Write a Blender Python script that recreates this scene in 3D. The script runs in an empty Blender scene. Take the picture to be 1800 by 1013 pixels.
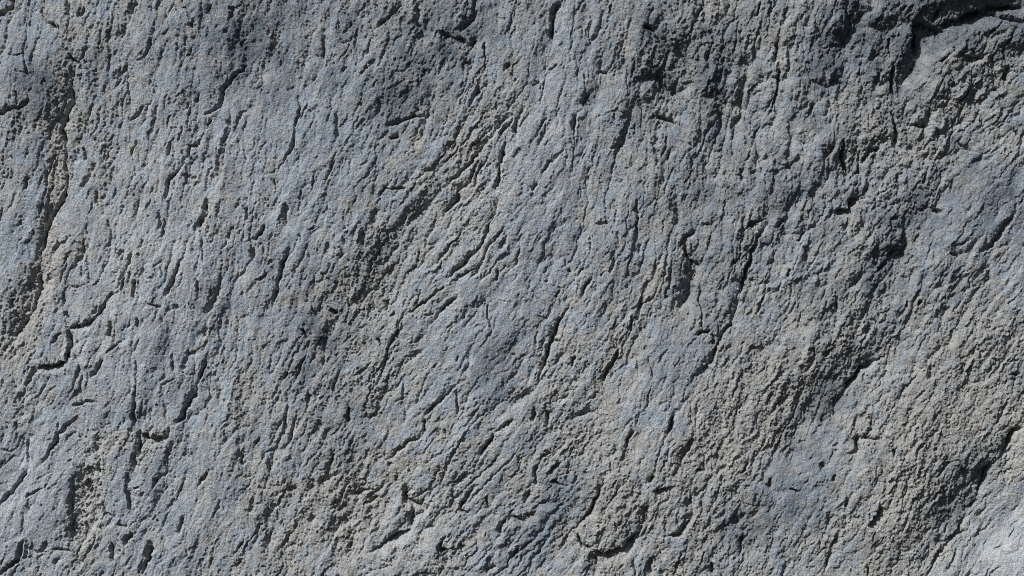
import bpy, math
import numpy as np
from mathutils import Vector

R = math.radians
sc = bpy.context.scene
S = 0.0015                 # metres for one unit of the rock plan (plan is 1800 x 1013 units)
ZC = 1.60                  # height of the middle of the view above the foot of the rock

# ---------------------------------------------------------------- camera
cd = bpy.data.cameras.new('camera')
cam = bpy.data.objects.new('camera', cd)
sc.collection.objects.link(cam)
cd.lens = 60.0
cd.sensor_width = 36.0
DIST = 1800 * S * cd.lens / 36.0
cam.location = (0, -DIST, ZC)
cam.rotation_euler = (R(90), 0, 0)
cd.clip_end = 500
sc.camera = cam

# ---------------------------------------------------------------- sky, sun, exposure
SUN_DIR = Vector((-0.66, -0.71, 0.74)).normalized()      # from the rock towards the sun
elev = math.asin(SUN_DIR.z)
w = bpy.data.worlds.new('World')
sc.world = w
w.use_nodes = True
nt = w.node_tree
sky = nt.nodes.new('ShaderNodeTexSky')
sky.sky_type = 'NISHITA'
sky.sun_disc = False
sky.sun_elevation = elev
sky.sun_rotation = math.atan2(SUN_DIR.x, SUN_DIR.y)
bg = nt.nodes['Background']
bg.inputs['Strength'].default_value = 0.05
nt.links.new(sky.outputs[0], bg.inputs['Color'])
sd = bpy.data.lights.new('sun', 'SUN')
sd.energy = 4.8
sd.angle = R(0.53)
sd.color = (1.0, 0.975, 0.935)
sun = bpy.data.objects.new('sun', sd)
sc.collection.objects.link(sun)
sun.location = (-4, -6, 8)
sun.rotation_euler = SUN_DIR.to_track_quat('Z', 'Y').to_euler()
sc.view_settings.view_transform = 'Standard'
sc.view_settings.look = 'None'
sc.view_settings.gamma = 1.0
sc.view_settings.exposure = 0.55
sc.view_settings.use_curve_mapping = False
sc.cycles.use_denoising = False
sc.cycles.filter_width = 1.0

# ---------------------------------------------------------------- plan grid (dense where the photo looks, coarser round it)
def axis(length, step, margin, n):
    inner = np.arange(-20, length + 20 + step * .5, step)
    g = step * (1 + np.arange(1, n + 1) / n * 0)            # growing steps
    k = np.arange(1, n + 1)
    grow = step * k + (margin - step * n) * (k / n) ** 2.2
    return np.concatenate([inner[0] - grow[::-1], inner, inner[-1] + grow]).astype(np.float32)
STEP = 1.3
ax = axis(1800, STEP, 620, 60)
ay = axis(1013, STEP, 560, 60)
NX, NY = len(ax), len(ay)
X, Y = np.meshgrid(ax, ay)                                  # Y runs down, like the photograph

rng = np.random.RandomState(11)
_perm = rng.permutation(4096).astype(np.int32)
_ga = rng.rand(4096).astype(np.float32) * 2 * np.pi
_gx, _gy = np.cos(_ga).astype(np.float32), np.sin(_ga).astype(np.float32)
_rv = rng.rand(4096).astype(np.float32)

def _h(i, j, seed):
    return _perm[(_perm[(i + seed * 131) & 4095] + j * 7 + seed * 57) & 4095]

def perlin(x, y, seed=0):
    xi = np.floor(x); yi = np.floor(y)
    fx = (x - xi).astype(np.float32); fy = (y - yi).astype(np.float32)
    i = xi.astype(np.int32); j = yi.astype(np.int32)
    u = fx * fx * fx * (fx * (fx * 6 - 15) + 10)
    v = fy * fy * fy * (fy * (fy * 6 - 15) + 10)
    def g(a, b):
        k = _h(i + a, j + b, seed)
        return _gx[k] * (fx - a) + _gy[k] * (fy - b)
    n0 = g(0, 0); n0 = n0 + u * (g(1, 0) - n0)
    n1 = g(0, 1); n1 = n1 + u * (g(1, 1) - n1)
    return (n0 + v * (n1 - n0)) * 1.5

def fbm(x, y, seed=0, octv=3, gain=.5, lac=2.03):
    s = 0; a = 1.0; t = 0
    for o in range(octv):
        s = s + a * perlin(x * lac ** o, y * lac ** o, seed + o * 3)
        t += a; a *= gain
    return s / t

def worley(x, y, seed=0):
    """nearest-cell offset, cell hash, and F2-F1 border distance"""
    xi = np.floor(x); yi = np.floor(y)
    fx = (x - xi).astype(np.float32); fy = (y - yi).astype(np.float32)
    i = xi.astype(np.int32); j = yi.astype(np.int32)
    d1 = np.full(x.shape, 9, np.float32); d2 = d1.copy()
    ox = np.zeros_like(d1); oy = np.zeros_like(d1); idx = np.zeros(x.shape, np.int32)
    for a in (-1, 0, 1):
        for b in (-1, 0, 1):
            k = _h(i + a, j + b, seed)
            dx = a + _rv[k] - fx
            dy = b + _rv[(k + 1777) & 4095] - fy
            d = dx * dx + dy * dy
            m = d < d1
            d2 = np.where(m, d1, np.minimum(d2, d))
            ox = np.where(m, dx, ox); oy = np.where(m, dy, oy); idx = np.where(m, k, idx)
            d1 = np.where(m, d, d1)
    return ox, oy, idx, np.sqrt(d2) - np.sqrt(d1)

def sstep(a, b, x):
    t = np.clip((x - a) / (b - a), 0, 1)
    return t * t * (3 - 2 * t)

# direction of the grain (degrees above horizontal, leaning right), read off the photograph
GRAIN = [(60, 100, 78), (60, 500, 70), (330, 250, 74), (250, 520, 76), (150, 900, 62), (420, 800, 72), (550, 120, 76),
         (520, 480, 72), (620, 760, 70), (800, 300, 50), (740, 420, 52), (760, 800, 48), (880, 730, 47), (700, 150, 64),
         (960, 100, 80), (950, 600, 62), (1080, 400, 78), (1220, 500, 74), (1200, 150, 72), (1120, 850, 60),
         (1380, 150, 84), (1450, 450, 74), (1320, 560, 68), (1560, 150, 70), (1700, 120, 48), (1600, 450, 58),
         (1750, 430, 50), (1480, 700, 58), (1650, 850, 62), (1400, 950, 66), (1250, 740, 56), (1760, 900, 52)]
def grain_at(x, y):
    num = 0; den = 0
    for gx, gy, a in GRAIN:
        q = np.exp(-((x - gx) ** 2 + (y - gy) ** 2) / (2 * 120.0 ** 2)) + 1e-7
        num = num + q * a; den = den + q
    return num / den
TH = grain_at(X, Y).astype(np.float32)

LX, LY = 0.665, 0.747           # way the sunlight travels over the plan (right, down)

# domain warp so that nothing placed by hand has a clean edge
W1 = fbm(X / 34, Y / 34, 1, 3); W2 = fbm(X / 34, Y / 34, 21, 3)
W3 = fbm(X / 9, Y / 9, 41, 2); W4 = fbm(X / 9, Y / 9, 61, 2)
XW = X + 6.5 * W1 + 2.8 * W3
YW = Y + 6.5 * W2 + 2.8 * W4

def aniso(across, along, seed, octv=2, gain=.5):
    """noise drawn out along the grain, blended from three fixed directions"""
    out = 0; den = 0
    for deg in (50.0, 64.0, 78.0):
        t = math.radians(deg)
        u = XW * math.sin(t) + YW * math.cos(t)
        v = XW * math.cos(t) - YW * math.sin(t)
        q = np.exp(-((TH - deg) / 6.5) ** 2) + 1e-4
        out = out + q * fbm(u / across, v / along, seed + int(deg), octv, gain)
        den = den + q * q
    return out / np.sqrt(den)

XR = (X * .82 + Y * .57 + 1.2 * W3).astype(np.float32); YR = (Y * .82 - X * .57 + 1.2 * W4).astype(np.float32)

# ---------------------------------------------------------------- broad relief
H = 14.0 * fbm(X / 520, Y / 520, 5, 2) + 8.5 * fbm(X / 170, Y / 170, 9, 2)

def gauss(x, y, rx, ry, ang):
    t = math.radians(ang)
    dx = XW - x; dy = YW - y
    u = dx * math.cos(t) - dy * math.sin(t)
    v = dx * math.sin(t) + dy * math.cos(t)
    return np.exp(-((u / rx) ** 2 + (v / ry) ** 2))

# x, y, half length, half width, angle, height (bulge +, hollow -)
BLOBS = [
    (50, 140, 90, 60, 70, 4), (40, 420, 120, 55, 75, 7), (230, 380, 330, 110, 75, 14), (280, 690, 110, 60, 75, 7),
    (60, 870, 120, 60, 70, 8), (150, 890, 60, 22, 80, -8), (430, 780, 160, 60, 70, 6), (560, 560, 70, 45, 50, -8),
    (640, 470, 110, 45, 55, -5), (690, 190, 45, 40, 60, -10), (745, 365, 45, 18, 38, -5), (770, 480, 120, 45, 55, 10),
    (920, 320, 190, 60, 78, 12), (850, 640, 90, 55, 60, 10), (800, 640, 60, 30, 60, 5), (620, 860, 120, 60, 45, -12),
    (760, 830, 110, 50, 60, 9), (900, 780, 120, 45, 50, 8), (1090, 880, 75, 50, 60, 13), (1180, 905, 42, 34, 70, 10),
    (1050, 440, 120, 50, 75, 6), (1190, 140, 70, 50, 70, -16), (1290, 190, 110, 34, 72, -12), (1090, 170, 90, 26, 70, 10),
    (1215, 500, 70, 25, 70, -12), (1290, 420, 120, 40, 72, 9), (1495, 60, 85, 34, 60, -15), (1400, 110, 110, 50, 80, 13),
    (1600, 120, 60, 24, 60, -20), (1690, 80, 120, 50, 40, 16), (1660, -12, 80, 26, 14, 24), (1775, 6, 55, 15, 0, -18), (1625, 90, 55, 20, 72, -16), (1700, 45, 60, 16, 25, -9), (1650, 200, 90, 50, 40, 8),
    (1440, 260, 60, 34, 30, 8), (1500, 285, 40, 30, 20, -10), (1590, 420, 110, 40, 58, -14), (1700, 400, 120, 50, 45, 9),
    (1470, 580, 130, 60, 65, 8), (1420, 720, 80, 40, 60, -14), (1560, 640, 60, 34, 45, -8), (1690, 870, 80, 44, 60, -7),
    (1600, 780, 180, 90, 60, 12), (1780, 930, 160, 90, 55, 6), (1450, 860, 90, 70, 60, 10), (1560, 940, 80, 50, 50, 9),
    (1290, 930, 70, 44, 50, -10), (1250, 760, 90, 60, 50, 7), (1180, 690, 120, 40, 70, 8), (440, 60, 80, 60, 70, -12),
    (180, 60, 60, 40, 70, 6), (640, 60, 100, 50, 70, 5), (1010, 60, 110, 40, 80, 10), (830, 60, 60, 40, 60, -8),
    (100, 250, 160, 22, 84, -3), (75, 470, 110, 30, 72, -5), (980, 930, 70, 40, 50, -8), (540, 220, 130, 60, 78, 8),
]
for x, y, a, b, ang, hh in BLOBS:
    H += hh * gauss(x, y, a, b, ang)

# x, y, half length, half width, angle, slope: ground that leans away from the sun (+) or towards it (-)
TILTS = [
    (1680, 8, 90, 30, 15, .7), (1560, 30, 70, 40, 30, .4),
    (70, 260, 220, 34, 80, .22), (60, 500, 120, 40, 70, .12), (70, 180, 50, 40, 60, .2), (440, 70, 90, 60, 70, .40),
    (700, 190, 60, 50, 60, .30), (610, 500, 130, 55, 50, .06), (560, 590, 60, 40, 50, .12), (1170, 130, 90, 50, 75, .32),
    (1270, 200, 140, 40, 74, .34), (1500, 70, 100, 50, 62, .40), (1420, 60, 60, 40, 60, .20), (1760, 80, 60, 60, 45, .30),
    (1590, 420, 120, 44, 56, .36), (1430, 700, 110, 50, 58, .38), (1700, 850, 120, 50, 60, .2), (1640, 900, 100, 60, 50, .25),
    (1110, 930, 70, 34, 30, .45), (1300, 930, 70, 50, 50, .34), (860, 640, 70, 34, 60, .22), (620, 880, 90, 50, 40, .28),
    (880, 690, 80, 34, 45, .24), (1380, 820, 60, 50, 50, .15), (830, 60, 60, 40, 60, .25), (1280, 720, 60, 44, 50, .26),
    (1780, 950, 130, 80, 55, -.40), (290, 400, 260, 90, 75, -.10), (60, 860, 110, 60, 60, -.12), (930, 330, 170, 50, 76, -.14),
    (740, 540, 70, 40, 50, -.12), (1010, 90, 110, 36, 80, -.14), (1660, 240, 110, 50, 40, -.14), (1540, 680, 90, 50, 45, -.12),
    (630, 640, 90, 50, 60, -.10), (720, 960, 90, 40, 20, -.16), (1400, 270, 70, 40, 40, -.14), (1120, 620, 70, 40, 60, -.06),
]
for x, y, a, b, ang, sl in TILTS:
    H += -sl * (.5 if sl > 0 else 1.0) * ((XW - x) * LX + (YW - y) * LY) * gauss(x, y, a, b, ang)

# ---------------------------------------------------------------- fractures
G = np.zeros_like(H)                     # narrow grooves, deepest one wins
CRK = np.zeros_like(H)                   # where a fracture has broken the weathered skin away

def groove(pts, wl, wr, depth, broad=None, taper=True, bare=1.0):
    """a groove along pts: wl wide on the sun side, wr wide on the far side"""
    pts = np.asarray(pts, np.float32)
    m = max(wl, wr) + 14
    i0, i1 = np.searchsorted(ax, [pts[:, 0].min() - m, pts[:, 0].max() + m])
    j0, j1 = np.searchsorted(ay, [pts[:, 1].min() - m, pts[:, 1].max() + m])
    if i1 - i0 < 2 or j1 - j0 < 2: return
    px = XW[j0:j1, i0:i1]; py = YW[j0:j1, i0:i1]
    best = np.full(px.shape, 1e9, np.float32); sgn = np.zeros_like(best); tt = np.zeros_like(best)
    seg = pts[1:] - pts[:-1]
    ln = np.hypot(seg[:, 0], seg[:, 1]) + 1e-6
    tot = ln.sum(); acc = 0
    for (ax0, ay0), (sx, sy), L in zip(pts[:-1], seg, ln):
        t = np.clip(((px - ax0) * sx + (py - ay0) * sy) / (L * L), 0, 1)
        dx = px - (ax0 + t * sx); dy = py - (ay0 + t * sy)
        d = np.hypot(dx, dy)
        nx_, ny_ = sy / L, -sx / L
        if nx_ * LX + ny_ * LY < 0: nx_, ny_ = -nx_, -ny_
        k = d < best
        best = np.where(k, d, best)
        sgn = np.where(k, dx * nx_ + dy * ny_, sgn)
        tt = np.where(k, (acc + t * L) / tot, tt)
        acc += L
    wgt = np.minimum(1, np.minimum(tt, 1 - tt) * 4 + .12) if taper else 1.0
    vary = 0.42 + .8 * np.clip(1.5 * W2[j0:j1, i0:i1] + .62, 0, 1)
    wid = np.where(sgn < 0, wl, wr)
    p = np.clip(1 - best / wid, 0, 1)
    if broad is None: broad = max(wl, wr) > 11
    f = np.where(wid > 11, p ** 1.8, np.where(wid > 4, p ** 1.25, p ** .85))
    prof = -depth * wgt * vary * f
    if broad:
        H[j0:j1, i0:i1] += prof
    else:
        G[j0:j1, i0:i1] = np.minimum(G[j0:j1, i0:i1], prof)
    c = CRK[j0:j1, i0:i1]
    np.maximum(c, bare * wgt * np.clip(1.3 - best / (np.minimum(wid, 13) + 3), 0, 1), out=c)

KIND = {'h': (2.6, 1.8, 6), 'c': (4.6, 2.6, 10), 'C': (7.0, 3.6, 16)}
Z = 450 / 1341.0
FR = {                                     # fractures, tile by tile (tile corner; points in units of Z)
(0, 0): [
 ('V', 40, 6, 15, [(415, 345), (370, 450), (385, 545), (345, 610), (325, 680), (350, 790), (340, 850), (350, 920), (330, 1020)]),
 ('C', [(365, 280), (415, 345)]), ('c', [(470, 260), (440, 320), (415, 345)]), ('C', [(-30, 610), (60, 570), (90, 570), (150, 535)]),
 ('c', [(215, 40), (265, 120), (320, 170)]), ('h', [(160, 225), (130, 285), (60, 295)]), ('V', 14, 5, 9, [(720, -10), (690, 100), (650, 180), (625, 240)]),
 ('c', [(450, 50), (430, 95)]), ('c', [(1020, 100), (1000, 150)]), ('c', [(1105, 20), (1080, 70)]), ('V', 16, 5, 9, [(1240, 30), (1210, 95)]),
 ('C', [(1290, 350), (1240, 390), (1180, 450), (1145, 550), (1110, 580), (1070, 610)]), ('c', [(1110, 630), (1080, 680)]),
 ('V', 15, 5, 11, [(1215, 560), (1200, 680), (1180, 780), (1170, 850), (1140, 950), (1110, 1015)]), ('c', [(720, 730), (690, 825)]),
 ('c', [(1070, 700), (1040, 760), (1000, 770), (990, 830)]), ('c', [(940, 890), (890, 950), (880, 1010)]), ('V', 13, 5, 8, [(505, 850), (470, 940), (415, 1015)]),
 ('c', [(145, 930), (130, 1000)]), ('c', [(800, 200), (790, 260), (740, 330)]), ('h', [(880, 90), (890, 150), (830, 190)]),
 ('C', [(-20, 90), (20, 60), (60, 40), (70, -20)]), ('c', [(440, 765), (440, 840)]), ('c', [(760, 560), (735, 600), (690, 640)]),
 ('h', [(620, 370), (600, 430)]), ('c', [(1050, 480), (1030, 540)]), ('h', [(905, 600), (880, 680)]), ('c', [(905, 740), (890, 830)]), ('h', [(600, 760), (560, 850)])],
(450, 0): [
 ('V', 24, 5, 15, [(320, 80), (290, 200), (270, 290), (245, 380), (235, 445)]), ('V', 9, 4, 12, [(357, 185), (350, 325)]), ('V', 22, 5, 10, [(60, 290), (30, 390), (10, 510)]),
 ('C', [(770, 10), (690, 100), (620, 150)]), ('V', 18, 5, 11, [(840, -10), (855, 60), (850, 130), (870, 180), (875, 255)]),
 ('S', 5, 22, 14, [(950, 170), (1010, 190), (1080, 205), (1120, 235), (1165, 190)]), ('V', 14, 5, 10, [(1160, 60), (1120, 120), (1060, 180)]), ('c', [(592, 325), (555, 395)]),
 ('V', 28, 5, 16, [(955, 420), (930, 540), (905, 600), (890, 680), (840, 785)]), ('C', [(685, 662), (760, 635), (830, 605), (890, 610)]), ('C', [(695, 732), (750, 712)]),
 ('V', 11, 4, 11, [(1185, 395), (1165, 515)]), ('V', 14, 5, 8, [(645, 510), (640, 625)]), ('V', 9, 4, 8, [(433, 585), (430, 745)]),
 ('c', [(235, 490), (215, 680), (195, 780), (110, 890), (60, 920)]), ('h', [(312, 905), (290, 1015)]), ('c', [(410, 850), (360, 970)]),
 ('C', [(1345, 630), (1290, 690), (1275, 720)]), ('V', 7, 4, 16, [(1305, 750), (1275, 920), (1250, 1015)]),
 ('V', 6, 4, 9, [(1345, 600), (1280, 650), (1220, 720), (1160, 830), (1060, 920), (955, 1005)]), ('V', 6, 4, 10, [(1168, 865), (1110, 960), (1055, 1018)]),
 ('V', 16, 5, 10, [(985, 835), (930, 890), (865, 900)]), ('c', [(1060, 740), (1020, 790)]), ('h', [(1105, 475), (1060, 560)]), ('c', [(635, 1015), (680, 990), (805, 990)]),
 ('c', [(1203, 215), (1200, 355)]), ('c', [(1340, 345), (1295, 372)]), ('h', [(640, 420), (610, 470)]), ('c', [(1130, 330), (1080, 325)]),
 ('c', [(840, 510), (850, 590)]), ('V', 20, 5, 10, [(120, 190), (90, 260), (70, 310)]), ('c', [(330, 395), (300, 430)]), ('h', [(95, 940), (100, 1000)])],
(900, 0): [
 ('V', 14, 5, 20, [(250, 10), (215, 100), (215, 228)]), ('c', [(527, 15), (520, 95)]), ('C', [(685, 140), (755, 165)]), ('V', 14, 5, 15, [(53, 560), (30, 640), (20, 715)]),
 ('C', [(337, 605), (330, 705)]), ('V', 16, 5, 7, [(240, 575), (180, 700), (150, 752)]), ('V', 14, 5, 12, [(612, 640), (580, 740), (540, 832)]),
 ('c', [(278, 778), (190, 870), (150, 922)]), ('C', [(145, 955), (103, 1003)]), ('C', [(740, 605), (770, 612), (830, 630), (900, 662)]),
 ('V', 34, 6, 14, [(770, 395), (840, 495), (900, 472), (965, 438)]), ('V', 28, 5, 12, [(1125, 240), (1110, 330), (1100, 430), (1080, 525)]),
 ('V', 26, 5, 15, [(1255, 230), (1240, 350), (1230, 470), (1210, 600), (1170, 745)]), ('V', 12, 4, 9, [(1305, 650), (1270, 735)]), ('V', 20, 5, 10, [(1060, 790), (1110, 785), (1112, 720)]),
 ('c', [(830, 785), (820, 842)]), ('V', 17, 5, 8, [(1020, 815), (1032, 900), (1020, 985)]), ('c', [(1005, 25), (955, 95)]), ('c', [(412, 495), (370, 562)]), ('c', [(242, 338), (185, 372)]),
 ('V', 12, 4, 9, [(592, 255), (570, 425)]), ('h', [(840, 25), (845, 85)]), ('c', [(505, 395), (462, 365)]), ('c', [(1310, 20), (1280, 90)]), ('h', [(40, 320), (0, 370)]), ('h', [(150, 430), (100, 455)]),
 ('c', [(720, 740), (760, 800), (770, 870)]), ('h', [(940, 900), (900, 960)]), ('c', [(1190, 880), (1210, 960)])],
(1350, 0): [
 ('S', 6, 24, 26, [(1130, 5), (1200, 25), (1350, 35)]), ('S', 5, 44, 34, [(900, 130), (960, 112), (1040, 75), (1130, 48), (1190, -10)]), ('V', 10, 8, 26, [(1150, 60), (1240, 92), (1345, 122)]),
 ('S', 5, 26, 26, [(755, 130), (820, 118), (870, 132), (935, 172)]), ('V', 7, 5, 22, [(768, 135), (785, 240), (802, 285)]), ('C', [(892, 55), (870, 112)]),
 ('V', 48, 9, 20, [(550, -10), (500, 80), (470, 160), (430, 230), (375, 305)]), ('V', 12, 5, 16, [(110, 35), (92, 120), (58, 132)]), ('V', 6, 4, 14, [(67, 138), (50, 230), (38, 345)]),
 ('C', [(672, 315), (660, 400), (665, 525)]), ('V', 28, 6, 18, [(815, 315), (740, 400), (678, 525)]), ('V', 12, 4, 13, [(595, 345), (580, 455)]), ('S', 5, 18, 16, [(1005, 297), (1080, 300), (1145, 288)]),
 ('c', [(935, 295), (910, 342)]), ('c', [(1190, 365), (1217, 485)]), ('C', [(668, 595), (680, 700), (697, 815)]), ('V', 16, 5, 10, [(850, 585), (860, 632)]), ('V', 32, 6, 10, [(1055, 595), (1030, 652), (900, 662)]),
 ('c', [(720, 650), (800, 670), (870, 660)]), ('V', 8, 5, 18, [(398, 715), (400, 830), (432, 900), (408, 955)]), ('c', [(480, 745), (490, 830), (480, 905), (435, 912)]), ('C', [(605, 780), (540, 790), (508, 855)]),
 ('V', 16, 5, 10, [(345, 770), (300, 835)]), ('c', [(848, 865), (810, 985)]), ('c', [(690, 895), (692, 1005)]), ('c', [(72, 365), (50, 500), (5, 605)]), ('V', 17, 5, 9, [(245, 550), (200, 632)]),
 ('c', [(55, 862), (120, 862), (185, 818)]), ('V', 18, 6, 10, [(985, 930), (975, 1005)]), ('V', 20, 6, 12, [(1265, 340), (1250, 425)]), ('c', [(440, 690), (490, 650)]), ('C', [(1290, 690), (1320, 715)]),
 ('c', [(1000, 545), (1070, 470)]), ('h', [(520, 20), (580, 60)]), ('V', 26, 6, 12, [(1140, 430), (1100, 500), (1040, 560)]), ('c', [(1000, 750), (1090, 800)]), ('c', [(640, 190), (655, 300)])],
(0, 340): [
 ('V', 44, 6, 15, [(325, 40), (270, 120), (225, 260), (205, 365)]), ('V', 42, 9, 17, [(205, 360), (215, 470), (170, 590), (100, 720), (40, 800), (-20, 830)]),
 ('V', 13, 5, 16, [(1103, 30), (1085, 110), (1040, 195)]), ('V', 15, 5, 11, [(473, 240), (440, 310), (388, 415)]), ('c', [(303, 245), (290, 312)]), ('c', [(865, 135), (850, 235)]), ('c', [(832, 105), (830, 195)]),
 ('c', [(705, 295), (670, 390), (640, 535)]), ('c', [(655, 395), (620, 505)]), ('c', [(723, 455), (700, 562)]), ('h', [(650, 295), (645, 375)]), ('C', [(953, 360), (905, 470), (880, 545)]),
 ('V', 15, 5, 13, [(1153, 440), (1130, 570), (1070, 642)]), ('V', 10, 4, 10, [(1345, 270), (1310, 352)]), ('c', [(625, 518), (575, 545), (550, 610), (495, 662)]), ('c', [(778, 580), (855, 602)]),
 ('S', 5, 13, 16, [(510, 655), (440, 697), (380, 702), (358, 722)]), ('S', 4, 22, 27, [(360, 715), (372, 790), (362, 885)]), ('S', 4, 16, 18, [(365, 882), (300, 902), (240, 912), (185, 910)]),
 ('C', [(190, 915), (165, 960), (135, 1010)]), ('c', [(325, 640), (345, 625), (372, 650)]), ('c', [(333, 738), (278, 792)]), ('h', [(190, 550), (100, 705)]), ('C', [(597, 675), (575, 755)]), ('c', [(655, 700), (692, 688)]),
 ('c', [(642, 768), (565, 845)]), ('C', [(545, 875), (488, 965)]), ('h', [(742, 765), (710, 832)]), ('c', [(915, 835), (913, 935)]), ('S', 4, 14, 12, [(982, 835), (1045, 823)]), ('V', 12, 5, 9, [(990, 850), (958, 935)]),
 ('C', [(1088, 875), (1038, 1000)]), ('c', [(912, 968), (855, 1005)]), ('c', [(735, 655), (742, 705)]), ('c', [(12, 65), (5, 155)]), ('h', [(365, 500), (485, 468)]), ('h', [(720, 865), (725, 1005)]),
 ('h', [(1200, 205), (1195, 250)]), ('c', [(1048, 435), (1040, 525)]), ('c', [(932, 580), (930, 610)]), ('c', [(790, 430), (800, 445)]), ('c', [(1290, 70), (1300, 150)]), ('h', [(370, 330), (330, 370)]),
 ('c', [(90, 540), (60, 600)]), ('c', [(520, 590), (500, 640)]), ('h', [(860, 340), (810, 390)]), ('V', 10, 4, 7, [(765, 240), (740, 300)]), ('c', [(1085, 700), (1060, 760)])],
(450, 340): [
 ('V', 9, 4, 9, [(160, 45), (165, 175)]), ('C', [(48, 165), (2, 255)]), ('C', [(183, 285), (140, 390), (110, 500), (78, 605)]), ('c', [(95, 348), (58, 372)]), ('c', [(55, 418), (5, 463)]),
 ('V', 8, 4, 14, [(1078, 5), (1040, 60), (978, 113)]), ('V', 8, 4, 16, [(1272, 15), (1250, 100), (1210, 210), (1180, 270), (1100, 350), (1080, 380), (995, 465)]), ('V', 12, 4, 9, [(1183, 345), (1140, 445)]),
 ('V', 26, 6, 8, [(945, 25), (870, 115), (795, 165)]), ('V', 14, 5, 9, [(573, 185), (550, 295)]), ('V', 60, 6, 8, [(720, 380), (690, 415), (680, 480), (600, 520), (510, 612)]),
 ('V', 32, 5, 17, [(445, 630), (410, 710), (350, 780), (330, 905)]), ('C', [(362, 775), (345, 935)]), ('h', [(863, 505), (830, 602)]), ('h', [(803, 515), (780, 595)]), ('C', [(1055, 535), (945, 645)]), ('h', [(950, 620), (880, 642)]),
 ('h', [(770, 635), (710, 790), (690, 830), (650, 1005)]), ('c', [(690, 555), (690, 615)]), ('c', [(1222, 565), (1215, 650), (1240, 725)]), ('V', 14, 5, 8, [(875, 825), (815, 862)]),
 ('V', 32, 5, 16, [(1143, 765), (1130, 850), (1110, 900), (1110, 960), (1025, 1015)]), ('c', [(253, 855), (195, 1000)]), ('c', [(165, 930), (150, 980)]), ('c', [(605, 885), (525, 965)]), ('h', [(240, 205), (240, 265)]),
 ('V', 10, 4, 9, [(1315, 215), (1280, 295)]), ('c', [(225, 720), (270, 760)]), ('C', [(385, 600), (420, 640)]), ('c', [(475, 540), (500, 600)]), ('c', [(860, 300), (845, 370)]), ('h', [(970, 340), (960, 400)]), ('c', [(700, 650), (730, 620)]),
 ('V', 14, 5, 8, [(470, 300), (440, 350)]), ('c', [(1275, 400), (1262, 470)]), ('c', [(640, 760), (660, 800)])],
(900, 340): [
 ('V', 32, 5, 14, [(872, 10), (872, 120), (850, 195)]), ('c', [(657, 25), (655, 150), (660, 235)]), ('V', 12, 4, 9, [(685, 262), (660, 325)]),
 ('V', 14, 5, 8, [(803, 245), (780, 340), (740, 430), (700, 520), (680, 590), (640, 705)]), ('V', 11, 4, 8, [(542, 305), (540, 370), (500, 435)]), ('C', [(963, 198), (910, 240), (878, 292)]),
 ('C', [(908, 248), (905, 330), (942, 352)]), ('S', 5, 18, 16, [(938, 350), (970, 362), (995, 348)]), ('V', 28, 5, 22, [(978, 392), (960, 460), (930, 560), (878, 625)]), ('V', 10, 4, 8, [(1043, 215), (1035, 305)]),
 ('c', [(1095, 128), (1000, 172)]), ('V', 12, 4, 9, [(1228, 50), (1210, 250), (1168, 395)]), ('C', [(1345, 145), (1290, 230), (1260, 310), (1230, 430), (1195, 545)]), ('c', [(1335, 128), (1205, 207)]),
 ('c', [(997, 465), (990, 580), (1000, 715)]), ('V', 10, 5, 11, [(1197, 550), (1150, 690), (1090, 750), (1060, 880), (975, 965)]), ('C', [(968, 742), (1045, 728)]), ('c', [(423, 435), (365, 555)]),
 ('C', [(312, 575), (240, 690), (200, 800), (160, 920), (138, 1005)]), ('c', [(130, 695), (125, 805)]), ('h', [(252, 475), (235, 565)]), ('h', [(557, 195), (545, 255)]), ('C', [(563, 805), (510, 920), (478, 1005)]),
 ('c', [(630, 645), (632, 735)]), ('h', [(833, 785), (768, 895)]), ('h', [(410, 205), (410, 305)]), ('c', [(40, 295), (12, 380)]), ('c', [(1323, 525), (1278, 645)]), ('c', [(332, 855), (320, 915)]), ('h', [(540, 75), (540, 155)]),
 ('c', [(435, 162), (525, 150)]), ('C', [(295, 400), (320, 405)]), ('h', [(190, 395), (165, 415)]), ('c', [(250, 770), (200, 790)]), ('c', [(1050, 730), (1055, 800)]), ('h', [(880, 860), (850, 920)]), ('h', [(720, 870), (740, 980)])],
(1350, 340): [
 ('S', 5, 26, 24, [(445, 10), (425, 85), (345, 92)]), ('V', 17, 5, 11, [(435, 125), (398, 205)]), ('V', 22, 5, 13, [(543, 175), (500, 300), (468, 332)]), ('c', [(640, 142), (695, 118)]), ('V', 38, 6, 18, [(755, 215), (720, 330), (678, 425)]),
 ('c', [(695, 298), (635, 332)]), ('V', 22, 5, 11, [(523, 405), (450, 490), (368, 522)]), ('V', 14, 5, 13, [(362, 515), (360, 690)]), ('V', 42, 6, 13, [(345, 715), (300, 750), (238, 765)]),
 ('V', 15, 5, 14, [(1313, 75), (1270, 150), (1220, 220), (1180, 280), (1095, 312)]), ('V', 20, 5, 9, [(1172, 325), (1160, 460), (1080, 540), (1038, 615)]), ('h', [(983, 478), (960, 522)]), ('c', [(1052, 238), (1005, 283)]),
 ('C', [(635, 365), (575, 412)]), ('V', 14, 5, 9, [(633, 475), (590, 562)]), ('V', 27, 6, 16, [(955, 595), (905, 675)]), ('V', 17, 5, 11, [(915, 785), (855, 875)]), ('V', 62, 6, 18, [(590, 865), (510, 920), (435, 1005), (400, 1060)]),
 ('h', [(625, 850), (560, 872)]), ('V', 17, 5, 10, [(242, 785), (220, 900), (178, 955)]), ('c', [(452, 645), (445, 692)]), ('V', 14, 5, 9, [(555, 675), (508, 755)]), ('V', 16, 5, 10, [(853, 905), (840, 985)]), ('C', [(875, 92), (925, 98)]),
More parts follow.
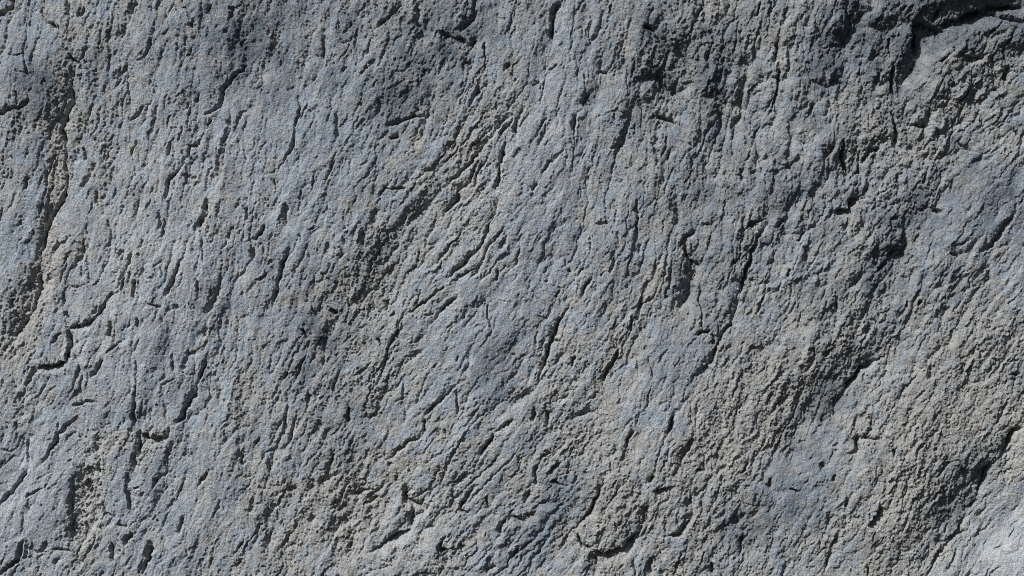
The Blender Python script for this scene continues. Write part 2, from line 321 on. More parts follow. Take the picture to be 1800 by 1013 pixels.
 ('c', [(82, 135), (55, 185)]), ('c', [(335, 818), (285, 855)]), ('c', [(1005, 332), (955, 318)]), ('c', [(110, 400), (95, 450)]), ('V', 18, 5, 9, [(330, 470), (250, 500)]), ('c', [(190, 200), (170, 260)]), ('c', [(740, 560), (720, 600)]),
 ('V', 22, 5, 10, [(1200, 700), (1150, 730)]), ('c', [(820, 560), (800, 590)]), ('C', [(1285, 945), (1310, 960)])],
(0, 673): [
 ('V', 17, 5, 16, [(138, 20), (110, 185)]), ('c', [(97, 205), (80, 250)]), ('C', [(403, 185), (310, 270), (290, 330), (213, 432)]), ('C', [(143, 465), (90, 540), (0, 635)]), ('c', [(150, 295), (150, 425)]), ('h', [(242, 548), (148, 602)]),
 ('V', 14, 5, 9, [(532, 290), (520, 505)]), ('S', 9, 62, 6, [(385, 470), (372, 700), (375, 885)]), ('V', 42, 7, 13, [(535, 590), (480, 760), (378, 892)]), ('C', [(712, 95), (710, 225)]),
 ('V', 16, 5, 18, [(1033, 20), (990, 110), (960, 200), (905, 222)]), ('S', 5, 17, 24, [(872, 285), (800, 292), (730, 258)]), ('C', [(735, 265), (730, 385)]), ('V', 14, 5, 9, [(712, 375), (700, 455)]), ('C', [(890, 225), (868, 290)]),
 ('c', [(870, 335), (876, 475)]), ('h', [(720, 5), (700, 135)]), ('c', [(612, 750), (682, 750)]), ('S', 4, 30, 9, [(690, 690), (660, 560), (665, 450)]), ('C', [(703, 785), (645, 855)]), ('C', [(580, 835), (592, 945)]),
 ('V', 18, 5, 20, [(792, 835), (780, 940), (735, 1020)]), ('C', [(125, 825), (90, 940), (-10, 1010)]), ('c', [(157, 835), (123, 925)]), ('C', [(242, 825), (220, 870), (178, 892)]), ('c', [(275, 868), (365, 885)]),
 ('c', [(1153, 622), (1108, 715)]), ('V', 11, 4, 10, [(1345, 580), (1308, 695)]), ('h', [(1102, 55), (1068, 145)]), ('c', [(1060, 495), (1045, 525)]), ('c', [(953, 695), (928, 805)]), ('c', [(1272, 375), (1265, 435)]), ('c', [(1092, 445), (1038, 555)]),
 ('c', [(515, 98), (450, 102), (375, 133)]), ('C', [(530, 635), (545, 690), (590, 700)]), ('h', [(380, 398), (360, 415)]), ('c', [(740, 540), (700, 570)]), ('c', [(820, 510), (800, 545)]), ('c', [(60, 580), (30, 610)]), ('c', [(1270, 830), (1220, 900)]),
 ('h', [(290, 640), (280, 670)]), ('c', [(160, 580), (145, 600)]), ('c', [(20, 350), (60, 365)]), ('c', [(1230, 970), (1260, 930)])],
(450, 673): [
 ('C', [(492, 115), (480, 215)]), ('V', 22, 5, 10, [(470, 235), (380, 282), (355, 345)]), ('C', [(1045, 5), (970, 90), (878, 185)]), ('c', [(880, 190), (890, 265)]), ('c', [(1052, 35), (1055, 175)]), ('V', 10, 5, 14, [(875, 265), (800, 310), (695, 415)]),
 ('C', [(685, 432), (725, 420)]), ('C', [(1253, 265), (1178, 385)]), ('c', [(1345, 195), (1255, 262)]), ('V', 8, 5, 16, [(1155, 535), (1080, 640), (1058, 685)]), ('V', 17, 5, 9, [(1125, 475), (1035, 545)]),
 ('S', 5, 15, 15, [(778, 535), (780, 600), (850, 640), (895, 585)]), ('V', 9, 4, 14, [(818, 640), (812, 775)]), ('S', 4, 17, 16, [(812, 772), (700, 822), (595, 885)]), ('V', 14, 5, 10, [(613, 715), (578, 765)]), ('h', [(648, 928), (692, 942)]),
 ('V', 13, 5, 10, [(152, 175), (150, 278)]), ('V', 13, 5, 8, [(132, 195), (68, 345)]), ('V', 22, 5, 9, [(333, 195), (330, 305)]), ('V', 16, 5, 11, [(405, 352), (378, 478)]), ('V', 16, 5, 10, [(305, 500), (290, 580)]), ('V', 16, 5, 9, [(213, 555), (155, 575)]),
 ('V', 27, 6, 14, [(475, 635), (428, 675)]), ('c', [(645, 605), (555, 645)]), ('V', 22, 6, 10, [(525, 695), (395, 805)]), ('h', [(720, 102), (785, 78)]), ('C', [(995, 880), (955, 882)]), ('V', 14, 5, 14, [(1303, 712), (1278, 808)]),
 ('c', [(998, 795), (948, 895)]), ('V', 16, 5, 9, [(1002, 875), (1000, 965)]), ('c', [(745, 455), (745, 525)]), ('c', [(1055, 682), (1115, 690)]), ('V', 14, 5, 9, [(305, 690), (278, 745)]), ('V', 14, 5, 9, [(72, 775), (60, 915)]),
 ('c', [(20, 300), (0, 330)]), ('c', [(70, 400), (65, 480)]), ('c', [(210, 180), (170, 330)]), ('V', 14, 5, 8, [(280, 60), (265, 140)]), ('V', 14, 5, 8, [(110, 640), (60, 700)]), ('c', [(1210, 590), (1212, 650)]), ('c', [(600, 560), (500, 600)]),
 ('V', 14, 5, 9, [(430, 480), (330, 540)]), ('c', [(990, 230), (995, 280)]), ('c', [(640, 130), (600, 200)]), ('V', 20, 6, 10, [(1260, 960), (1200, 1000)])],
(900, 673): [
 ('V', 24, 5, 18, [(125, 35), (50, 90), (-5, 135)]), ('C', [(123, 115), (108, 205)]), ('c', [(180, 145), (185, 220), (217, 265)]), ('V', 14, 5, 9, [(455, 148), (380, 170), (275, 203)]), ('C', [(853, 175), (808, 275)]), ('V', 13, 5, 9, [(943, 285), (888, 415)]),
 ('C', [(483, 505), (430, 640), (390, 700), (335, 765)]), ('C', [(335, 775), (370, 850), (435, 872)]), ('S', 6, 28, 20, [(425, 868), (480, 900), (540, 882), (600, 852), (655, 785)]), ('S', 5, 17, 15, [(-10, 705), (60, 712), (125, 678)]),
 ('C', [(743, 485), (718, 525)]), ('S', 4, 14, 11, [(725, 575), (790, 560), (855, 543)]), ('V', 16, 5, 15, [(943, 590), (940, 720), (880, 800), (800, 802)]), ('c', [(810, 695), (810, 795)]), ('V', 27, 6, 14, [(1223, 685), (1165, 755)]),
 ('V', 17, 5, 12, [(1213, 812), (1190, 905)]), ('C', [(1048, 940), (1062, 1008)]), ('c', [(883, 925), (848, 1008)]), ('V', 13, 5, 9, [(743, 912), (718, 1008)]), ('c', [(1010, 365), (1010, 452), (955, 472)]), ('c', [(1245, 415), (1188, 485)]),
 ('h', [(215, 360), (170, 380), (128, 402)]), ('C', [(130, 425), (125, 535)]), ('c', [(250, 425), (200, 470)]), ('c', [(200, 515), (275, 540)]), ('V', 32, 6, 9, [(1195, 398), (1055, 412)]), ('c', [(632, 945), (650, 1013)]), ('V', 24, 6, 12, [(712, 630), (705, 765)]),
 ('h', [(970, 95), (960, 235)]), ('h', [(722, 25), (700, 135)]), ('c', [(95, 570), (60, 640)]), ('c', [(310, 400), (290, 480)]), ('V', 14, 5, 8, [(560, 330), (500, 400)]), ('c', [(30, 870), (5, 930)]), ('V', 20, 6, 12, [(440, 900), (450, 960), (430, 1010)]),
 ('c', [(1130, 430), (1060, 470)]), ('V', 16, 5, 9, [(810, 850), (760, 890)]), ('c', [(640, 240), (600, 330)])],
(1350, 673): [
 ('V', 32, 6, 14, [(415, 20), (380, 110), (345, 208)]), ('C', [(310, 190), (275, 200)]), ('V', 9, 5, 17, [(1341, 240), (1283, 250), (1270, 310), (1228, 395)]), ('V', 50, 8, 16, [(1200, 380), (1165, 430), (1160, 490), (1120, 550), (1110, 620), (1058, 695)]),
 ('c', [(1065, 778), (940, 830), (875, 852)]), ('c', [(1003, 875), (945, 985)]), ('V', 16, 5, 15, [(470, 262), (480, 378)]), ('c', [(485, 295), (585, 295)]), ('C', [(412, 595), (400, 655)]), ('S', 5, 18, 17, [(583, 645), (560, 700), (515, 745)]),
 ('V', 16, 5, 10, [(343, 675), (290, 790), (268, 885)]), ('c', [(362, 775), (298, 1010)]), ('h', [(733, 685), (688, 775)]), ('c', [(108, 560), (163, 575)]), ('V', 32, 6, 10, [(145, 355), (105, 405)]), ('V', 26, 6, 12, [(1005, 590), (980, 630), (880, 650)]),
 ('V', 14, 5, 8, [(745, 355), (698, 415)]), ('c', [(650, 340), (660, 390)]), ('c', [(1250, 100), (1200, 230)]), ('V', 22, 6, 9, [(1110, 220), (1050, 330)]), ('c', [(900, 570), (850, 620)]), ('c', [(350, 480), (340, 520)]), ('c', [(20, 500), (10, 560)]),
 ('V', 14, 5, 8, [(300, 430), (280, 460)]), ('h', [(1300, 760), (1270, 820)]), ('c', [(830, 30), (770, 80)]), ('c', [(530, 960), (520, 1010)])],
}
FR[(0, 0)] += [('D', 7, 4, 16, [(415, 345), (370, 450), (385, 545), (345, 610), (325, 680), (350, 790), (340, 850), (350, 920), (330, 1020), (325, 1053), (270, 1133), (225, 1273), (205, 1378)]),
               ('D', 7, 4, 12, [(205, 1373), (215, 1483), (170, 1603), (100, 1733), (40, 1813), (-20, 1843)])]
FR[(450, 0)] += [('h', [(1105, 640), (1020, 770), (930, 880), (800, 970)]), ('h', [(1190, 610), (1120, 720), (1040, 800), (900, 940)]), ('c', [(1230, 800), (1160, 920), (1130, 1010)]),
                 ('h', [(1150, 560), (1090, 640)]), ('h', [(1250, 640), (1190, 720), (1100, 830)])]
FR[(450, 340)] += [('c', [(1330, 150), (1250, 250), (1170, 380), (1010, 480)]), ('c', [(960, 120), (900, 220), (880, 290)]), ('h', [(1100, 180), (1000, 300), (900, 400)]), ('c', [(1000, 480), (900, 560), (790, 640)]),
                   ('c', [(760, 240), (700, 330), (640, 380)])]
FR[(1350, 673)] += [('D', 7, 4, 13, [(1165, 430), (1160, 490), (1120, 550), (1110, 620), (1058, 695)]), ('D', 6, 4, 12, [(1058, 695), (1000, 790), (920, 880), (830, 1020)])]
FR[(1350, 340)] += [('D', 10, 4, 20, [(590, 865), (510, 920), (435, 1005), (400, 1060)])]
for (ox, oy), lst in FR.items():
    for f in lst:
        if f[0] in 'hcC':
            wl, wr, d = KIND[f[0]]; p = f[1]
        else:
            wl, wr, d, p = f[1:]
            if wl > 20: d *= .62
            elif wl > 9: wl *= .8; d *= .9
        if wl <= 20: d *= 1.08; wl *= .86; wr *= .9
        groove([(ox + a * Z, oy + b * Z) for a, b in p], wl, wr, d)

# countless short splits along the grain, smaller than the ones above
for k in range(1000):
    if k < 750: cx, cy = rng.uniform(-30, 1830), rng.uniform(-30, 1043)
    else:        cx, cy = rng.uniform(-600, 2400), rng.uniform(-550, 1560)
    t = math.radians(float(grain_at(cx, cy)) + rng.normal(0, 13))
    L = min(85, 5 + rng.exponential(12)) * (2.2 if rng.rand() < .06 else 1); b = rng.normal(0, .12) * L
    ux, uy = math.cos(t), -math.sin(t)
    pts = [(cx - ux * L / 2, cy - uy * L / 2), (cx + uy * b, cy - ux * b), (cx + ux * L / 2, cy + uy * L / 2)]
    q = rng.rand()
    q = q * q
    groove(pts, 1.4 + 2.0 * q, 1.3 + .6 * rng.rand(), 2.2 + 4.5 * q, bare=.12)
for k in range(120):                       # small pits
    cx, cy = rng.uniform(-30, 1830), rng.uniform(-30, 1043)
    r = rng.uniform(2., 4.2)
    groove([(cx - 1, cy), (cx + 1.5, cy + 1)], r, r, r * rng.uniform(.6, 1.3), False, False)

# ---------------------------------------------------------------- weathered skin, chipped facets, grit
A1 = aniso(62, 240, 3, 2)
A2 = aniso(22, 62, 13, 3)
A3 = aniso(10, 24, 23, 2)
H += 8.5 * A1
rid = 1 - 2.0 * np.abs(A2)
# how much of the smooth weathered skin is left, and how rough the rock is below it
def field(lst):
    f = np.zeros_like(H)
    for x, y, a, b, ang, v in lst:
        f += v * gauss(x, y, a, b, ang)
    return f
SKIN = field([(40, 60, 60, 50, 70, .5), (40, 400, 130, 36, 75, .5), (320, 330, 330, 150, 75, .25), (270, 660, 150, 90, 75, .6), (50, 880, 150, 80, 70, .9),
              (210, 870, 60, 24, 80, .9), (290, 900, 120, 50, 75, .5), (560, 250, 200, 90, 76, .35), (540, 390, 120, 60, 70, .3), (940, 380, 200, 70, 78, .5),
              (830, 620, 120, 80, 60, .4), (1170, 690, 110, 50, 70, .5), (1000, 100, 120, 60, 80, .4), (1740, 390, 110, 60, 45, .5), (1400, 860, 70, 60, 60, .6),
              (1780, 970, 90, 70, 50, .7), (970, 890, 70, 30, 50, .5), (1110, 470, 120, 60, 75, .2), (1320, 440, 120, 50, 70, .2),
              (95, 300, 260, 20, 84, -.6), (70, 500, 120, 24, 70, -.5), (155, 880, 80, 24, 80, -1.0), (600, 880, 140, 80, 50, -.5), (620, 520, 120, 50, 50, -.5),
              (1200, 130, 90, 60, 70, -.5), (1650, 800, 200, 110, 60, -.6), (1280, 760, 120, 90, 50, -.5), (1090, 880, 90, 60, 60, -.5), (1440, 650, 130, 70, 60, -.4),
              (1700, 120, 120, 60, 45, -.4), (1560, 150, 120, 50, 60, -.3), (1110, 560, 90, 40, 60, -.4), (1060, 750, 90, 50, 40, -.3), (250, 770, 60, 26, 0, -.6)])
CALM = 1 - .55 * np.clip(SKIN * 1.2, 0, 1)
H += 2.7 * A2
# continuous wrinkles: creases that follow the grain, meet and part again
CM = fbm(X / 95, Y / 95, 121, 2)
for acr, alo, sd_, dep, wid_ in ((40, 190, 131, 5.8, .05), (24, 105, 143, 4.6, .055), (13, 46, 155, 2.7, .07)):
    n_ = aniso(acr, alo, sd_, 2, .45)
    msk = CALM * np.clip(.46 + 1.8 * fbm(X / (acr * 2.2), Y / (acr * 3.2), sd_ + 5, 2) + .3 * CM, 0, 1.25)
    H -= dep * msk * np.exp(-np.abs(n_) / wid_)
COL = fbm(X / 150, Y / 150, 77, 3)

sk = 0.46 + .75 * SKIN + .36 * A2 + .50 * COL + .26 * A3 + .22 * fbm(X / 13, Y / 13, 67, 2) - .45 * CRK
skin = sstep(.28, .42, sk)                        # crisp edge where the skin has flaked off
rough = 1 - skin
H -= 1.1 * (1 - skin)
sk2 = sstep(-.05, .06, sk)
H -= 1.4 * (1 - sk2)

def flakes(across, along, seed, tilt, rand, jump):
    """overlapping flakes drawn out along the grain; most lean away from the sun and end in a sharp lip"""
    out = np.zeros_like(H)
    sel = TH + 9 * W1 + 5 * COL > 63
    for deg, m in ((54.0, ~sel), (74.0, sel)):
        t = math.radians(deg)
        x = XW[m] + 7 * W2[m]; y = YW[m] + 7 * W1[m]
        u = (x * math.sin(t) + y * math.cos(t)) / across
        v = (x * math.cos(t) - y * math.sin(t)) / along
        ox, oy, k, _ = worley(u, v, seed)
        r = _rv[k]; a = _rv[(k + 991) & 4095] - .5; b = _rv[(k + 313) & 4095] - .5; c = _rv[(k + 71) & 4095] - .5
        out[m] = tilt * r * r * ox + rand * (a * ox + b * oy) + jump * c
    return out
H += (.8 + .2 * rough) * flakes(38, 120, 7, 6.5, 3.0, 1.7)
H += (.28 + .62 * rough) * flakes(12, 27, 27, 3.4, 2.6, 1.5) * CALM
ox, oy, idx, brd = worley((XW + 2.5 * W3) / 7.2, (YW + 2.5 * W4) / 8.0, 19)
fa = (_rv[idx] - .5); fb = (_rv[(idx + 991) & 4095] - .5); fc = _rv[(idx + 313) & 4095] - .5
H += (.30 + .60 * rough) * (3.3 * (fa * ox + fb * oy) + 1.4 * fc)
# lumpy, knobbed ground where the photograph shows no clear grain
KNOB = np.clip(field([(1230, 130, 180, 110, 75, .9), (1480, 130, 200, 150, 60, 1.0), (1700, 130, 150, 120, 40, 1.0), (1450, 330, 220, 130, 40, .9), (1400, 520, 180, 130, 60, .6),
                      (1620, 500, 180, 110, 50, .7), (900, 930, 220, 90, 20, .8), (620, 880, 130, 90, 40, .6), (1260, 920, 140, 90, 40, .7), (560, 30, 160, 50, 0, .5),
                      (820, 60, 100, 70, 60, .6), (100, 640, 90, 60, 40, .5), (1060, 130, 90, 100, 70, .5), (1480, 780, 150, 90, 50, .4), (640, 560, 120, 60, 50, .4)]), 0, 1)
KNOB *= np.clip(.75 + .9 * fbm(X / 80, Y / 80, 113, 2), 0, 1.3)
for sc_, amp, sd_ in ((46.0, 9.5, 51), (23.0, 4.2, 53), (11.0, 1.5, 57)):
    kx = (XW * .90 + YW * .43 + 9 * W2) / sc_; ky = (YW * .90 - XW * .43 + 9 * W1) / (sc_ * 1.35)
    ox, oy, idx, brd = worley(kx, ky, sd_)
    H += KNOB * amp * (np.minimum(brd * 1.6, 1) ** .6 - .6 + .5 * (_rv[idx] - .5) - .45 * np.sqrt(ox * ox + oy * oy))
H += 1.6 * A3 * CALM
H += CALM * (.55 + .65 * rough) * (1.25 * fbm(X / 11, Y / 11, 31, 2) + 1.25 * perlin(XR / 4.6, YR / 4.6, 37))
H += (.75 + .45 * rough) * 1.3 * perlin(XR / 2.9, YR / 2.9, 39)
H += CALM * (.50 + .42 * rough) * (2.0 * np.abs(perlin(XW / 7.5, YW / 9.0, 43)) + 1.9 * np.abs(perlin(YR / 4.4, XR / 4.4, 47)))
H += G

# ---------------------------------------------------------------- colour of the stone, with some shade and highlights painted in
STAIN_SHADE = field([(430, 70, 90, 70, 70, .6), (710, 170, 80, 60, 60, .5), (65, 150, 60, 50, 60, .7), (500, 160, 60, 40, 70, .3), (1150, 90, 120, 60, 75, .5), (1260, 120, 80, 50, 75, .6),
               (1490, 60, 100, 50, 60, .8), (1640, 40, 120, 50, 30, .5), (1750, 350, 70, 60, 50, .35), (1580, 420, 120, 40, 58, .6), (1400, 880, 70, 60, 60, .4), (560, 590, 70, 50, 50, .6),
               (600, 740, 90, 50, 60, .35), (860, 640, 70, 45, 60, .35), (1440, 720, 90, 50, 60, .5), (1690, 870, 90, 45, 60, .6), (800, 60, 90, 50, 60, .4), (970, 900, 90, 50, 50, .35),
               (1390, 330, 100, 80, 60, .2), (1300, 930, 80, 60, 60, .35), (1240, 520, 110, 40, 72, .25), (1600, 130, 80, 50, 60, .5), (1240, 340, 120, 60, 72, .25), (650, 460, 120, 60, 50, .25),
               (1760, 40, 90, 60, 20, .8), (1660, 10, 120, 40, 10, .7), (1480, 220, 420, 300, 20, .24), (640, 60, 420, 110, 0, .28), (1560, 600, 300, 220, 30, .12)])  # painted shade: dark corner recess and broad vignette-like darkening, top and right
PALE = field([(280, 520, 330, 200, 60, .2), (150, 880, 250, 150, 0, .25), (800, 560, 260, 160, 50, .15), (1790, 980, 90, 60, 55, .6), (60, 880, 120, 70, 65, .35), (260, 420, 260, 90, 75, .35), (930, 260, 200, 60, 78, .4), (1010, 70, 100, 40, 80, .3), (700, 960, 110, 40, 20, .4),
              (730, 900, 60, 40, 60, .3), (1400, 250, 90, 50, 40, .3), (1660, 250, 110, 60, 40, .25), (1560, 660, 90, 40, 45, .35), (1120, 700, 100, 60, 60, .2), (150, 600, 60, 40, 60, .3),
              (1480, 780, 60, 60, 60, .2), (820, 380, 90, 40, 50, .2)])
stain_shade = np.clip(STAIN_SHADE * (1.15 + 1.6 * fbm(X / 40, Y / 40, 91, 3)) + .5 * np.clip(fbm(X / 70, Y / 70, 85, 3), 0, 1) + .3 * np.clip(fbm(X / 16, Y / 16, 87, 2), 0, 1), 0, 1)
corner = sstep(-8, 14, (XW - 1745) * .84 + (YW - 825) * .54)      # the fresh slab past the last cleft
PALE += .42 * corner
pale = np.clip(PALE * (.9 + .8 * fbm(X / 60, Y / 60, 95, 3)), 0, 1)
hs = H.copy()                              # worn edges paler, doubling as painted highlights on ridges and lips
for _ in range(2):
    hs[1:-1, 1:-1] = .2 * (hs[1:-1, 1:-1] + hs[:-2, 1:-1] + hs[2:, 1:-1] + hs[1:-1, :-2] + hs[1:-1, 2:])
wear_highlight = np.clip((H - hs) / 1.6, 0, 1)
pale = np.clip(pale + .85 * wear_highlight, 0, 1)
blue = np.clip((.38 + .62 * skin) * (.56 - .16 * sstep(850, 1350, X) + 1.1 * fbm(X / 42, Y / 42, 99, 3) + .6 * fbm(X / 12, Y / 12, 103, 2) + .75 * np.clip(SKIN, -.5, 1)) + .25 * stain_shade, 0, 1)

# ---------------------------------------------------------------- slabs of the rock, parted along its long fractures
SLABS = [
 ('slab', 'middle slab, broad and pale blue-grey, split by slanting fractures', None),
 ('slab', 'left middle slab with smooth blue-grey skin and steep short splits',
  [(62, -3000), (62, 0), (97, 43), (138, 115), (124, 150), (13, 608), (-3000, 1400), (-3000, 4000), (500, 4000), (500, 1013), (535, 900), (572, 800), (620, 745), (650, 690), (668, 675), (688, 605), (708, 555), (735, 520),
   (785, 495), (816, 457), (846, 430), (856, 410), (871, 373), (876, 345), (887, 252), (905, 195), (950, 150), (972, 76), (972, 34), (984, 3), (990, -3000)]),
 ('slab', 'rough darker grey slab with knobbly relief',
  [(1363, -3000), (1387, 12), (1380, 40), (1370, 45), (1363, 115), (1367, 170), (1352, 203), (1350, 390), (1333, 417), (1313, 484), (1301, 523), (1286, 571), (1266, 592), (1256, 635), (1228, 664), (1186, 732), (1183, 768),
   (1150, 835), (1140, 890), (1118, 936), (1081, 968), (1044, 985), (1030, 4000), (5000, 4000), (5000, -3000)]),
 ('slab', 'left edge slab behind the long dark cleft',
  [(-3000, -3000), (62, -3000), (62, 0), (97, 43), (125, 95), (138, 115), (124, 150), (129, 183), (115, 205), (109, 228), (117, 265), (114, 285), (117, 309), (110, 340), (107, 357), (90, 380), (75, 427), (69, 461),
   (72, 498), (57, 538), (33, 580), (13, 608), (-200, 760), (-3000, 1400)]),
 ('slab', 'pale sunlit slab in the lower right corner',
  [(5000, -100), (2500, 500), (1800, 753), (1780, 757), (1776, 777), (1762, 805), (1741, 817), (1739, 837), (1726, 858), (1722, 881), (1705, 906), (1660, 960), (1630, 1013), (1500, 1300), (1400, 4000), (5000, 4000)]),
 ('slab', 'overhanging dark block at the upper right corner',
  [(1610, -3000), (1640, 19), (1642, 37), (1652, 44), (1672, 37), (1699, 25), (1729, 16), (1766, 31), (1801, 41), (2500, 100), (5000, -100), (5000, -3000)]),
 ('block', 'rounded overhanging knob with a deep shadow below',
  [(1061, 844), (1044, 888), (1031, 908), (1012, 930), (1024, 958), (1046, 965), (1061, 975), (1081, 969), (1101, 959), (1119, 938), (1137, 900), (1130, 860), (1100, 840)]),
 ('block', 'small square-cut block beside the knob', [(1140, 870), (1216, 870), (1215, 915), (1195, 942), (1169, 943), (1138, 938)]),
 ('flake', 'smooth blue flake pointing down', [(213, 800), (226, 790), (221, 850), (232, 900), (228, 925), (205, 925), (180, 885), (195, 850)]),
 ('flake', 'broad smooth blue flake at the lower left', [(60, 830), (129, 825), (124, 908), (126, 970), (92, 965), (72, 970), (40, 960), (0, 1010), (-200, 1100), (-200, 900), (0, 885)]),
 ('block', 'broken ledge over a deep shadow', [(33, 590), (60, 545), (110, 552), (112, 556), (150, 560), (148, 574), (127, 575), (120, 582), (125, 605), (121, 636), (100, 643), (80, 646), (62, 646), (30, 650)]),
 ('splinter', None, [(899, 201), (859, 242), (839, 279), (806, 309), (770, 337), (804, 341), (841, 290), (869, 262), (890, 240)]),
 ('splinter', None, [(804, 341), (841, 290), (869, 262), (887, 252), (876, 308), (869, 341), (856, 375), (820, 400), (778, 378)]),
]
def inside(poly, x, y):
    r = np.zeros(x.shape, bool)
    n = len(poly)
    for a in range(n):
        x0, y0 = poly[a]; x1, y1 = poly[(a + 1) % n]
        if y0 == y1: continue
        c = ((y0 > y) != (y1 > y)) & (x < (x1 - x0) * (y - y0) / (y1 - y0) + x0)
        r ^= c
    return r
fxw = .25 * (XW[1:, 1:] + XW[:-1, 1:] + XW[1:, :-1] + XW[:-1, :-1])
fyw = .25 * (YW[1:, 1:] + YW[:-1, 1:] + YW[1:, :-1] + YW[:-1, :-1])
FID = np.zeros(fxw.shape, np.int32)
for s, (_, _, poly) in enumerate(SLABS):
    if poly is not None:
        FID[inside(poly, fxw, fyw)] = s

# ---------------------------------------------------------------- material
def stone_material():
    m = bpy.data.materials.new('weathered_stone')
    m.use_nodes = True
    n = m.node_tree.nodes; l = m.node_tree.links
    b = n['Principled BSDF']
    def att(a):
        q = n.new('ShaderNodeAttribute'); q.attribute_name = a; return q.outputs['Fac']
    def noise(scale, det, rgh=.6):
        q = n.new('ShaderNodeTexNoise'); q.inputs['Scale'].default_value = scale
        q.inputs['Detail'].default_value = det; q.inputs['Roughness'].default_value = rgh
        l.new(tc.outputs['Object'], q.inputs['Vector']); return q.outputs['Fac']
    def ramp(src, lo, hi, a=0., c=1.):
        q = n.new('ShaderNodeMapRange'); q.inputs['From Min'].default_value = lo; q.inputs['From Max'].default_value = hi
        q.inputs['To Min'].default_value = a; q.inputs['To Max'].default_value = c
        l.new(src, q.inputs['Value']); return q.outputs['Result']
    def mul(a, c):
        q = n.new('ShaderNodeMath'); q.operation = 'MULTIPLY'
        for i, v in enumerate((a, c)):
            if isinstance(v, (int, float)): q.inputs[i].default_value = v
            else: l.new(v, q.inputs[i])
        return q.outputs[0]
    def mix(f, a, c, mode='MIX'):
        q = n.new('ShaderNodeMix'); q.data_type = 'RGBA'; q.blend_type = mode
        if isinstance(f, (int, float)): q.inputs[0].default_value = f
        else: l.new(f, q.inputs[0])
        for i, v in ((6, a), (7, c)):
            if isinstance(v, tuple): q.inputs[i].default_value = (*v, 1)
            else: l.new(v, q.inputs[i])
        return q.outputs[2]
    tc = n.new('ShaderNodeTexCoord')
    fine = noise(260, 4, .65)
    grit = noise(520, 2, .6)
    mid = noise(38, 5, .6)
    warm = mix(ramp(mid, .35, .65), (.200, .197, .189), (.305, .302, .292))
    bl = mix(ramp(mid, .35, .65), (.146, .212, .298), (.236, .300, .372))
    c = mix(mul(att('blue'), ramp(fine, .30, .62, .25, 1.)), warm, bl)
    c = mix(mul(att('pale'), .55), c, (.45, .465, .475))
    c = mix(mul(att('stain_shade'), ramp(mid, .30, .66, .5, 1.)), c, (.050, .068, .090))
    c = mix(1.0, c, ramp(noise(300, 3, .75), .30, .70, .64, 1.34), 'MULTIPLY')
    c = mix(ramp(grit, .58, .68, 0, .5), c, (.06, .06, .058))          # dark mineral grains
    c = mix(ramp(noise(430, 1), .63, .74, 0, .75), c, (.60, .61, .60))    # pale mineral grains
    l.new(c, b.inputs['Base Color'])
    b.inputs['Roughness'].default_value = .82
    b.inputs['Specular IOR Level'].default_value = .25
    bm = n.new('ShaderNodeBump'); bm.inputs['Strength'].default_value = 1.; bm.inputs['Distance'].default_value = .006
    l.new(noise(330, 3, .7), bm.inputs['Height'])
    l.new(bm.outputs[0], b.inputs['Normal'])
    return m
MAT = stone_material()

# ---------------------------------------------------------------- meshes
WX = (X - 900) * S
WZ = (506.5 - Y) * S + ZC
WY = -H * S
VI = np.arange(NX * NY, dtype=np.int32).reshape(NY, NX)
QU = np.stack([VI[:-1, :-1], VI[1:, :-1], VI[1:, 1:], VI[:-1, 1:]], -1).reshape(-1, 4)   # faces towards -Y
P = np.stack([WX.ravel(), WY.ravel(), WZ.ravel()], 1).astype(np.float32)
FA = FID.ravel()
ATT = {'blue': blue.ravel(), 'stain_shade': stain_shade.ravel(), 'pale': pale.ravel()}

root = bpy.data.objects.new('rock_face', None)
root.empty_display_size = .2
base_z = float(WZ.min())
root.location = (0, 0, base_z)
sc.collection.objects.link(root)
root['label'] = 'weathered blue-grey rock face with slanting cracks, filling the whole view'
root['category'] = 'rock'

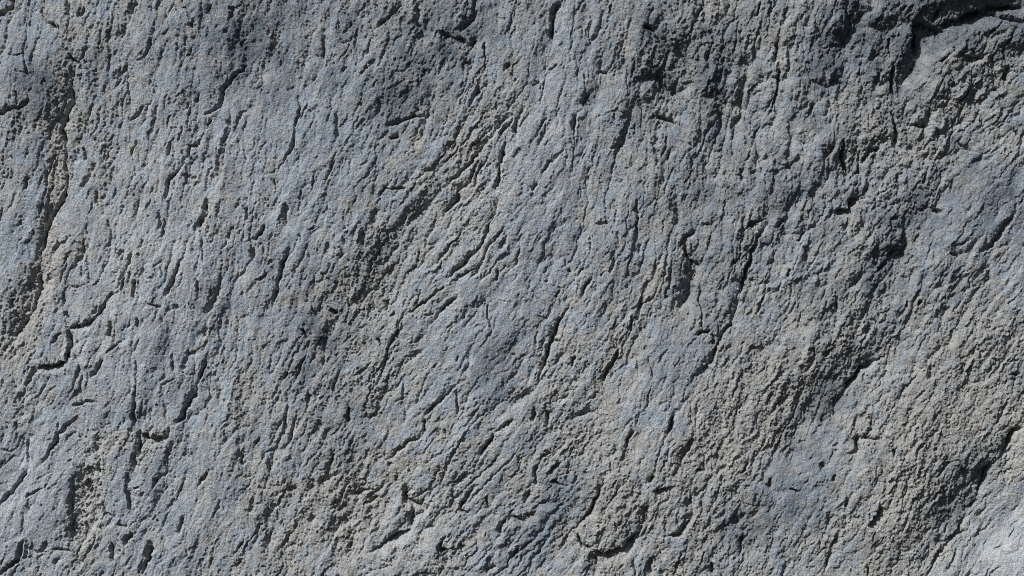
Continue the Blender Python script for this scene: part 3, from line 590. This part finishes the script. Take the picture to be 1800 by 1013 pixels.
def slab_object(name, label, sel, depth):
    q = QU[sel]
    used, inv = np.unique(q, return_inverse=True)
    q = inv.reshape(-1, 4).astype(np.int32)
    v = P[used].copy(); nv = len(v)
    # rim: edges that belong to one face only, drawn back into the rock
    e = np.concatenate([q[:, [0, 1]], q[:, [1, 2]], q[:, [2, 3]], q[:, [3, 0]]])
    key = np.sort(e, 1).astype(np.int64); key = key[:, 0] * nv + key[:, 1]
    _, first, cnt = np.unique(key, return_index=True, return_counts=True)
    rim = e[first[cnt == 1]]
    rv, rinv = np.unique(rim, return_inverse=True)
    rinv = rinv.reshape(-1, 2) + nv
    cen = v.mean(0)
    bv = v[rv].copy(); bv[:, 0] += (cen[0] - bv[:, 0]) * .02; bv[:, 2] += (cen[2] - bv[:, 2]) * .02
    bv[:, 1] = bv[:, 1] + depth
    sq = np.stack([rim[:, 1], rim[:, 0], rinv[:, 0], rinv[:, 1]], 1).astype(np.int32)
    v = np.concatenate([v, bv]); q = np.concatenate([q, sq])
    org = np.array([cen[0], 0, v[:, 2].min()], np.float32)
    me = bpy.data.meshes.new(name)
    me.vertices.add(len(v)); me.vertices.foreach_set('co', (v - org).ravel().astype(np.float32))
    me.loops.add(q.size); me.loops.foreach_set('vertex_index', q.ravel())
    me.polygons.add(len(q)); me.polygons.foreach_set('loop_start', np.arange(0, q.size, 4, dtype=np.int32))
    me.update(calc_edges=True)
    for k, a in ATT.items():
        t = me.attributes.new(k, 'FLOAT', 'POINT')
        t.data.foreach_set('value', np.concatenate([a[used], a[used][rv]]).astype(np.float32))
    me.materials.append(MAT)
    sf = me.attributes.new('sharp_face', 'BOOLEAN', 'FACE')
    sf.data.foreach_set('value', np.arange(len(q)) >= len(q) - len(sq))
    o = bpy.data.objects.new(name, me)
    sc.collection.objects.link(o)
    o.parent = root
    o.location = (float(org[0]), 0, float(org[2]) - base_z)
    if label: o['label'] = label
    return o

for s, (name, label, poly) in enumerate(SLABS):
    sel = np.nonzero(FA == s)[0]
    slab_object(name, label, sel, .45 if name == 'slab' else .12)
